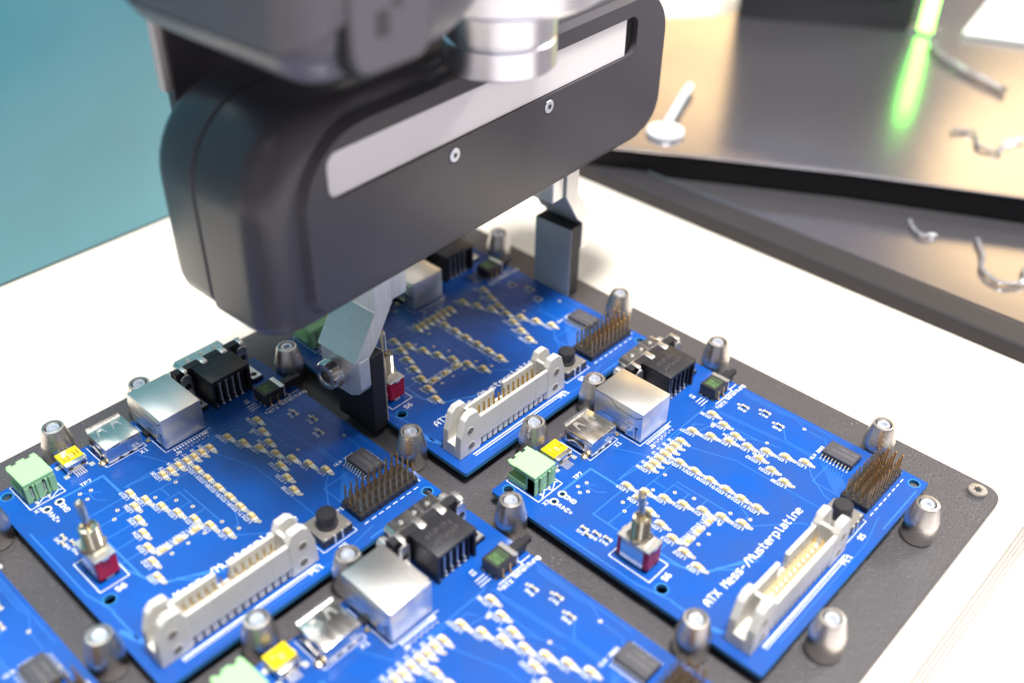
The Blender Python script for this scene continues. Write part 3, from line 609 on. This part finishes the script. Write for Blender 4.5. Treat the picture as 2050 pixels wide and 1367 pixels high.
# --- ribbon connector with latches
y0, y1 = -99.8, -91.3
rc = MB()
rc.box(12.2, 50.6, y0, y0 + 1.3, 3.9, 13.9, GREYP, .12); rc.box(12.2, 50.6, y0 + 1.1, y1 - 1.0, 3.9, 6.4, GREYP)
rc.box(12.2, 28.2, y1 - 1.3, y1, 3.9, 13.4, GREYP, .12); rc.box(32.8, 50.6, y1 - 1.3, y1, 3.9, 13.4, GREYP, .12); rc.box(28.0, 33.0, y1 - 1.3, y1, 3.9, 7.2, GREYP)
for k in range(14): x = 13.4 + 2.72 * k; rc.box(x - .95, x + .95, y0 + .25, y0 + 2.6, .6, 4.2, GREYP, .06)
rc.box(13, 50, y0 + 2.8, y1 - .4, .6, 4.2, GREYP)
for x in (24.4, 42.6): rc.box(x - .07, x + .07, y0 - .012, y0 + .02, 4.1, 13.8, PLY2)
ro = rc.build('ribbon_connector', b1)
def cheek(ya, yb, sgn, xo):      # latch cheek plate; sgn +1 for left end, mirrored for right
    X = lambda u: xo + sgn * u
    P = [(X(0), .05), (X(10.0), .05), (X(10.0), 14.6), (X(8.6), 17.6), (X(4.6), 17.9), (X(2.6), 16.2), (X(.5), 9.5)]
    return P
for sgn, xo in ((1, 3.4), (-1, 59.0)):
    q = MB(); P = cheek(0, 0, sgn, xo)
    q.prism(P, y0 - .15, y0 + 2.5, GREYP, 'y', .18); q.prism(P, y1 - 2.3, y1 + .15, GREYP, 'y', .18)
    xs = sorted((xo, xo + sgn * 9.8)); q.box(xs[0] + .02, xs[1], y0 + 2.4, y1 - 2.2, .05, 5.0, GREYP)
    xs = sorted((xo + sgn * 8.4, xo + sgn * 9.6)); q.box(xs[0], xs[1], y0 + 2.4, y1 - 2.2, 5, 15, GREYP)
    for u, z in ((5.6, 3.6), (5.2, 10.6)):
        q.lathe([(1.5, .01), (1.4, .03), (.03, .04)], RECESS, 18, Matrix.Translation((xo + sgn * u, y0 - .17, z)) @ Matrix.Rotation(math.pi / 2, 4, 'X'), cap=False)
        q.lathe([(1.75, -.02), (1.5, .1), (1.45, .06)], GREYP, 18, Matrix.Translation((xo + sgn * u, y0 - .16, z)) @ Matrix.Rotation(math.pi / 2, 4, 'X'), cap=False)
    xs = sorted((xo + sgn * 3.2, xo + sgn * 9.7)); q.box(xs[0], xs[1], y0 - .3, y0 - .1, .1, 6.4, GREYP, .06) if False else None
    q.box(*sorted((xo + sgn * 3.4, xo + sgn * 9.6)), y0 - .19, y0 - .14, 6.5, 6.62, PLY2)
    q.build('latch_tower', ro)
rp = MB().box(-.26, .26, -.26, .26, 4, 12.6, GOLD).add([(-.3, -.3, 12.6), (.3, -.3, 12.6), (.3, .3, 12.6), (-.3, .3, 12.6), (-.1, -.1, 13.1), (.1, -.1, 13.1), (.1, .1, 13.1), (-.1, .1, 13.1)], [(0, 1, 5, 4), (1, 2, 6, 5), (2, 3, 7, 6), (3, 0, 4, 7), (4, 5, 6, 7)], GOLD).mesh('pin')
for i in range(13):
    for j in range(2): put(rp, 'pin', ro, (15.9 + 2.54 * i, -94.3 - 2.54 * j, 0))
via.build('plated_hole', b1, kind='stuff')

for b, lab in ((B0, 'far blue circuit board held by the gripper fingers, raised ribbon connector in sharp focus'), (C0, 'right blue circuit board, fully lit, whose title lettering is wholly readable'),
               (D0, 'blurred blue circuit board at the bottom centre, cut by the lower frame edge'), (E0, 'blurred blue circuit board corner with one dark chip at the bottom left of the frame')):
    c = copy_tree(b1); c.location = (b[0] + random.uniform(-.15, .15), b[1] + random.uniform(-.15, .15), 0); c.rotation_euler = (0, 0, random.uniform(-.0015, .0015)); c['label'] = lab

# ------------------------------------------------------------------ robot gripper
gr = thing('robot_gripper', 'dark charcoal two finger robot gripper lifting the far blue board', 'robot gripper', (36, -30.7, 0), math.radians(2.9))
def shell(secs, name, m, z0, z1, hx, rb):
    """loft of rounded rectangles in x,z along y; secs = (y, inset)"""
    mb = MB(); n = 10; rings = []
    for y, d in secs:
        db = 3.2 - 3.2 * math.exp(-d / 4) if name == 'front_shell' else d * .8
        rings.append([(x, y, z) for x, z in rrect4(-2.5 - hx + d, -2.5 + hx - d, z0 + db, z1 - d * .9, [max(q - d * .25, 2) for q in rb], n)])
    k = len(rings[0]); vs = [v for r_ in rings for v in r_]; fs = []
    for i in range(len(rings) - 1):
        for j in range(k): j2 = (j + 1) % k; fs.append((i * k + j, i * k + j2, (i + 1) * k + j2, (i + 1) * k + j))
    mb.add(vs, fs, m, True)
    mb.add(rings[0], [tuple(range(k))[::-1]], m); mb.add(rings[-1], [tuple(range(k))], m)
    return mb.build(name, gr)
def rnd(r, y, sgn, n=7): return [(y + sgn * r * (1 - math.cos(math.radians(90 * k / n)) if False else math.sin(math.radians(90 * k / n))), r * (1 - math.cos(math.radians(90 * k / n)))) for k in range(n + 1)]
fr = [(-24.8 + 11 * (1 - math.cos(math.radians(90 - 90 * k / 8))) * 0 + 11 * (1 - math.sin(math.radians(90 - 90 * k / 8))) if False else -24.8 + 10 * (1 - math.cos(math.radians(90 * k / 8))), 10 * (1 - math.sin(math.radians(90 * k / 8)))) for k in range(9)]
shell([(y, d) for y, d in fr] + [(2.4, 0), (2.9, .5)], 'front_shell', GBODY, 64.5, 132, 101.5, (15, 26, 26, 6))
rr = [(31 - 17 * (1 - math.cos(math.radians(90 * k / 8))), 17 * (1 - math.sin(math.radians(90 * k / 8)))) for k in range(9)]
shell([(3.5, .5), (4.0, 0)] + rr[::-1][1:], 'rear_shell', GBODY, 64.5, 132, 101.5, (15, 26, 26, 9))
mbk = MB().prism(rrect4(-102.4, 97.4, 66, 130.5, (14, 25, 25, 6)), 2.4, 4.1, GDARK, 'y'); mbk.build('seam_gasket', gr)
# face plate with slot
def plate_hole(mb, outer, inner, ya, yb, m, bev):
    n = len(outer)
    def R(P, y): return [(x, y, z) for x, z in P]
    sh = [(x * (1 - bev / 92), 98.5 + (z - 98.5) * (1 - bev / 28)) for x, z in outer]
    vs = R(outer, yb) + R(sh, ya) + R(inner, ya) + R(inner, yb + .3)
    fs = []
    for i in range(n):
        j = (i + 1) % n
        fs.append((i, j, n + j, n + i)); fs.append((2 * n + i, 2 * n + j, 3 * n + j, 3 * n + i)); fs.append((n + i, n + j, 2 * n + j, 2 * n + i))
    mb.add(vs, fs, m)
outer = rrect4(-90.5, 91.5, 69.2, 127.2, (13, 18, 24, 6)); inner = rrect(75.5, 7.2, 4, 8, -4.8, 112.7)
q = MB(); plate_hole(q, outer, inner, -27.4, -24.7, GBODY, 1.6); fpo = q.build('face_plate', gr)
MB().box(-80.4, 64.6, -26.6, -24.75, 105.6, 119.9, STRIP, .3).box(64.7, 71, -25.2, -24.75, 105.6, 119.9, DARK).build('bright_strip', gr)
MB().box(-80.6, 70.6, -27.6, -27.35, 104.2, 105.3, STSCREW, .1).build('slot_edge_trim', gr) if False else None
sm = MB(); MS = Matrix.Rotation(math.pi / 2, 4, 'X')
sm.lathe([(2.0, .25), (2.35, .1), (2.35, -.2)], ZINC, 24, MS)
P = [((1.1 if (k // 2) % 2 == 0 else .7) * math.cos(2 * math.pi * k / 24), (1.1 if (k // 2) % 2 == 0 else .7) * math.sin(2 * math.pi * k / 24)) for k in range(24)]
sm.add([(x, -.27, z) for x, z in P], [tuple(range(24))], DARK); sm.lathe([(2.75, .02), (2.75, -.1)], DARK, 24, MS)
scr = sm.mesh('face_screw')
for x, z in ((-28.6, 100.9), (19.2, 101.3)): put(scr, 'face_screw', gr, (x, -27.45, z))
# fingers
def finger(sgn):
    X = lambda u: sgn * (53.4 - u)     # u = distance inward(+)/outward(-) measured from the pad face, mirrored for the far finger
    yc = -5.7; o = bpy.data.objects
    P = [(5.2, 72), (5.2, 49.5), (-3.2, 36), (-6.9, 32.6), (-6.9, 18.2), (-8.2, 16.4), (-10.8, 16.4), (-12.0, 18.2), (-12.0, 32.6), (-13.4, 33.2), (-2.8, 49), (-2.8, 72)]
    P = [(-sgn * 53.4 * -1 * 1 if False else (sgn * (53.4 - u)), z) for u, z in P]
    q = MB(); upper = [(sgn * (53.4 - u), z) for u, z in ((5.2, 72), (5.2, 49.5), (-3.2, 36), (-6.9, 32.6), (-13.4, 33.0), (-2.8, 49), (-2.8, 72))]
    q.prism(upper, yc - 9.75, yc + 9.75, ALU, 'y', .25)
    a, b_ = sorted((sgn * (53.4 + 6.95), sgn * (53.4 + 12.0)))
    Q = [(yc - 9.75, 33), (yc + 9.75, 33), (yc + 9.75, 23), (yc + 4.5, 16.2), (yc - 4.5, 16.2), (yc - 8.6, 18.6), (yc - 9.75, 21)]
    q.prism(Q, a, b_, ALU, 'x', .3)
    f = q.build('finger', gr)
    Mq = Matrix.Translation((sgn * (53.4 + 12.0), yc + 1.2, 25.2)) @ Matrix.Rotation(sgn * math.pi / 2, 4, 'Y')
    w = MB(); w.lathe([(5.4, 0), (5.4, 5.4), (4.9, 6.2), (3.2, 6.3), (3.0, 6.0), (2.4, 6.0)], STSCREW, 36, Mq, cap=False); w.lathe([(2.5, 5.99), (2.5, 3.4), (.05, 3.4)], STSCREW, 6, Mq, False, cap=False)
    w.build('cap_screw', f)
    w = MB().box(*sorted((sgn * (53.4 + 6.9), sgn * (53.4 + .45))), yc - 9.5, yc + 9.5, -2.0, 32.0, BLKM, .4); w.build('rubber_pad', f)
    w = MB().box(*sorted((sgn * (53.4 + .45), sgn * 53.4)), yc - 9.2, yc + 9.4, -1.4, 31.6, PAD, .1)
    random.seed(3)
    pts = [(sgn * (53.4 + .25 + random.uniform(-.15, .15)), yc - 9.45 + random.uniform(-.12, .12), -1.4 + 1.1 * k) for k in range(31)]; w.tube(pts, .22, LINT, 6)
    w.build('grip_lining', f)
    w = MB().box(*sorted((sgn * (53.4 - 5.7), sgn * (53.4 - 13.2))), yc - 8.9, yc + 8.9, 49.2, 70, ALU, .8, 3); w.cyl(yc - 0, 0, 0, 0.01, .01, ALU, 3, 'x') if False else None
    w.build('jaw_block', f)
    Md = Matrix.Translation((sgn * (53.4 + 2.8), yc + 2, 55)) @ Matrix.Rotation(sgn * math.pi / 2, 4, 'Y')
    MB().lathe([(1.9, .02), (1.9, .04), (.1, .04)], DARK, 20, Md, cap=False).build('dowel_hole', f)
finger(-1); finger(1)
MB().box(-86.8, -30, 31.1, 35, 112, 172, GBODY, .4).build('rear_bracket', gr)
MB().box(-89.4, -86.9, 31.3, 34.8, 124, 172, LITEDGE, .5, 2).build('bracket_lit_edge', gr)  # pale strip: light on the bracket's edge put into its colour

# ------------------------------------------------------------------ robot wrist above it
wr = thing('robot_wrist', 'grey robot arm wrist with a square button and polished aluminium flange', 'robot arm', (36, -30.7, 132.5), math.radians(2.9))
q = MB(); Mf = Matrix.Translation((-16.6, -35.5, -2.5))
q.lathe([(16.2, .1), (17.1, .9), (17.1, 8.6), (16.3, 9.3), (16.3, 9.9), (17.0, 10.5), (17.0, 24.0)], ALUB, 72, Mf)
q.lathe([(30.0, 23.0), (31.0, 24.0), (31.0, 44), (30.4, 44.4), (30.4, 45), (31, 45.4), (31, 80)], ALUB, 96, Mf); q.build('flange', wr)
def hbox(name, poly, ya, yb, r, m):
    mb = MB(); n = len(poly); secs = []
    cx, cz, w, h = -73., 56., 35., 37.
    for k in range(9): a = math.radians(90 * k / 8); secs.append((ya + r * (1 - math.cos(a)), r * (1 - math.sin(a))))
    for k in range(8, -1, -1): a = math.radians(90 * k / 8); secs.append((yb - r * (1 - math.cos(a)), r * (1 - math.sin(a))))
    vs = []
    for y, d in secs:
        for x, z in poly: vs.append((cx + (x - cx) * (1 - d / w), y, cz + (z - cz) * (1 - d / h)))
    fs = []
    for i in range(len(secs) - 1):
        for j in range(n): j2 = (j + 1) % n; fs.append((i * n + j, i * n + j2, (i + 1) * n + j2, (i + 1) * n + j))
    mb.add(vs, fs, m, True); mb.add(vs[:n], [tuple(range(n))[::-1]], m); mb.add(vs[-n:], [tuple(range(n))], m)
    return mb.build(name, wr)
def corner(cx, cz, r, a0, a1, n=8): return [(cx + r * math.cos(math.radians(a0 + (a1 - a0) * k / n)), cz + r * math.sin(math.radians(a0 + (a1 - a0) * k / n))) for k in range(n + 1)]
hbox('lower_housing', [(-108, 28.4), *corner(-94, 32.5, 14, 197, 270), *corner(-62, 42.5, 24, 270, 325), (-42.6, 28.4)], -59, 24, 15, ARM)
hbox('upper_housing', [(-108.6, 29.2), (-42.2, 29.2), *corner(-62, 42.5, 24, 328, 360), (-38, 78), *corner(-97, 67, 11, 90, 180)], -60, 26, 15, ARM)
MB().box(-96, 16, -52, 14, 56, 92, ARM, 8, 4).build('link_cover', wr)
q = MB().prism(rrect(12.6, 16, 5.5, 6, -84.0, 39.2), -61.2, -56, ARM, 'y', 1.3, seg=3); bo2 = q.build('square_button', wr)
q = MB(); q.prism(rrect(2.2, 3.0, .8, 3, -87.5, 34.5), -61.26, -61.2, ARMD, 'y'); q.prism([(-84.8, 38.0), (-80.6, 40.6), (-81.6, 36.6)], -61.26, -61.2, ARMD, 'y'); q.build('button_icon', bo2, kind='stuff')
MB().prism(rrect(14.6, 18, 7, 6, -83.6, 39.4), -58.9, -56.0, GDARK, 'y', .8, seg=2).build('button_surround', wr)

# ------------------------------------------------------------------ things behind
tc_ = thing('teal_cabinet', 'glossy teal cabinet wall standing on the table behind the fixture', 'cabinet', (-80, 147, ZT))
MB().box(-420, 130, 0, 200, .8, 420, TEAL, 2, 2).build('panel', tc_); MB().box(-418, 128, 1.5, 198, 0, .85, DARK).build('foot_gap', tc_)
# lower tray
def slab(name, poly, z0, z1, m, label, cat):
    cx, cy = poly[0]; t = thing(name, label, cat, (cx, cy, z0)); mb = MB().prism([(x - cx, y - cy) for x, y in poly], 0.05, z1 - z0, m, b=.8, seg=2); mb.build('slab', t); return t
t1 = thing('lower_tray', 'dark grey metal tray with a raised rim lying nearest the fixture plate', 'tray', (188, 60, ZT))
MB().prism([(16, 0), (24, -600), (300, -600), (300, 0)], .1, 5.4, GLASS, b=.3).build('tray_floor', t1)
MB().prism([(-1, 12), (9, -600), (24.2, -600), (16.2, 0), (60, 0), (60, 12)], .05, 7.8, RIM, b=1.6, seg=3).build('rim', t1)
MB().prism([(16.4, 0), (24.4, -600), (25.6, -600), (17.6, 0)], 7.0, 8.1, GLASS, b=.2).build('rim_highlight', t1)  # thin strip added as the highlight along the rim
t2 = thing('upper_tray', 'wide reflective grey metal plate lying askew over the lower tray', 'tray', (186, 34, -2))
up = [(0, 0), (70, -118), (121, -218), (190, -380), (620, -300), (360, 10), (212, 58), (170, 90), (40, 110)]
MB().prism(up, -.3 + .35, 12.6, BLKP, b=.8, seg=2).build('plate_body', t2)
MB().prism([(x * .985 + 3, y * .985 - 1) for x, y in up], 12.62, 13.0, GLASS, b=.1).build('metal_sheet', t2)
MB().prism([(-.4, -.2), (69.6, -118.2), (120.6, -218.2), (189.6, -380.2), (191, -379.6), (122, -217.6), (71, -117.6), (1, .2)], 12.3, 13.2, GLASS, b=.15).build('edge_highlight', t2)  # narrow strip added as the light line on the plate's front edge
bx = thing('dark_device', 'dark blurred device standing on the metal plate behind the gripper', 'device', (405, 79, 11.1))
a = math.atan2(-98, 60)
Mb = Matrix.Rotation(a, 4, 'Z')
MB().box(0, 112, 0, 60, 0, 90, BOXD, 3, 2, M=Mb).build('casing', bx); MB().box(10, 100, -1.2, 0, 20, 80, GDARK, .4, M=Mb).build('front_panel', bx)
gl_ = thing('light_bar', 'glowing neon green light bar standing on the metal plate', 'light bar', (471, -22, 11.1))
MB().box(-9, 9, -9, 9, 0, 2, STEEL, .6).build('foot', gl_); MB().lathe([(3.6, 2), (4.4, 2.6), (4.4, 58), (3, 59)], NEON, 24).build('glowing_tube', gl_)
sh = thing('paper_sheet', 'overexposed white sheet lying on the metal plate at top right', 'sheet', (477, -44, 11.1))
MB().prism([(0, 0), (95, 18), (190, -90), (60, -120), (14, -36)], 0, 3, SHEETW, b=.4).build('sheet', sh)
pg = thing('white_lamp_reflection', 'round white pad with a thin white rod standing for a lamp reflection by the gripper right end', 'lamp reflection', (228, 8, 11.1))  # added disc and rod modelling a lamp's reflection in the plate
MB().lathe([(9, 0), (10, .8), (9.4, 2.2), (.1, 2.6)], REFLW, 32).build('pad', pg); MB().tube([(3, 2, 3), (20, 9, 3), (38, 16.5, 3), (53, 22, 3)], 2.6, REFLW, 12).build('rod', pg)
def squig(pts, r, lab, z):  # added tubes that stand for bright reflections on the trays
    o = MB().tube([(x - pts[0][0], y - pts[0][1], r + .3 * math.sin(k * 1.7) + .3) for k, (x, y) in enumerate(pts)], r, REFLC, 8).build('reflection_streak', None, (pts[0][0], pts[0][1], z)); tag(o, lab, 'reflection streak', 'added reflection streaks on the trays')
def smooth(pts, n=5):
    out = []
    for i in range(len(pts) - 1):
        p0, p1, p2, p3 = pts[max(i - 1, 0)], pts[i], pts[i + 1], pts[min(i + 2, len(pts) - 1)]
        for k in range(n):
            t = k / n; out.append(tuple(.5 * (2 * p1[j] + (p2[j] - p0[j]) * t + (2 * p0[j] - 5 * p1[j] + 4 * p2[j] - p3[j]) * t * t + (3 * p1[j] - p0[j] - 3 * p2[j] + p3[j]) * t ** 3) for j in (0, 1)))
    return out + [pts[-1]]
squig(smooth([(446, -37), (430, -52), (418, -71), (406, -100)]), 2.2, 'straight white tube standing for a reflection, right of the green light bar', 11.1)
squig(smooth([(337, -100), (343, -110), (334, -115), (328, -119), (329, -129), (338, -126), (352, -132)]), 1.1, 'curled tube standing for a reflection on the metal plate at the right frame edge', 11.1)
squig(smooth([(256, -119), (250, -124), (247, -130), (252, -134)]), 1.0, 'small curled tube standing for a reflection just below the black plate edge', -2.7)
squig(smooth([(262, -150), (250, -158), (238, -163), (233, -173), (241, -180), (252, -176)]), 1.1, 'large curled tube standing for a reflection on the lower tray at the right frame edge', -2.7)
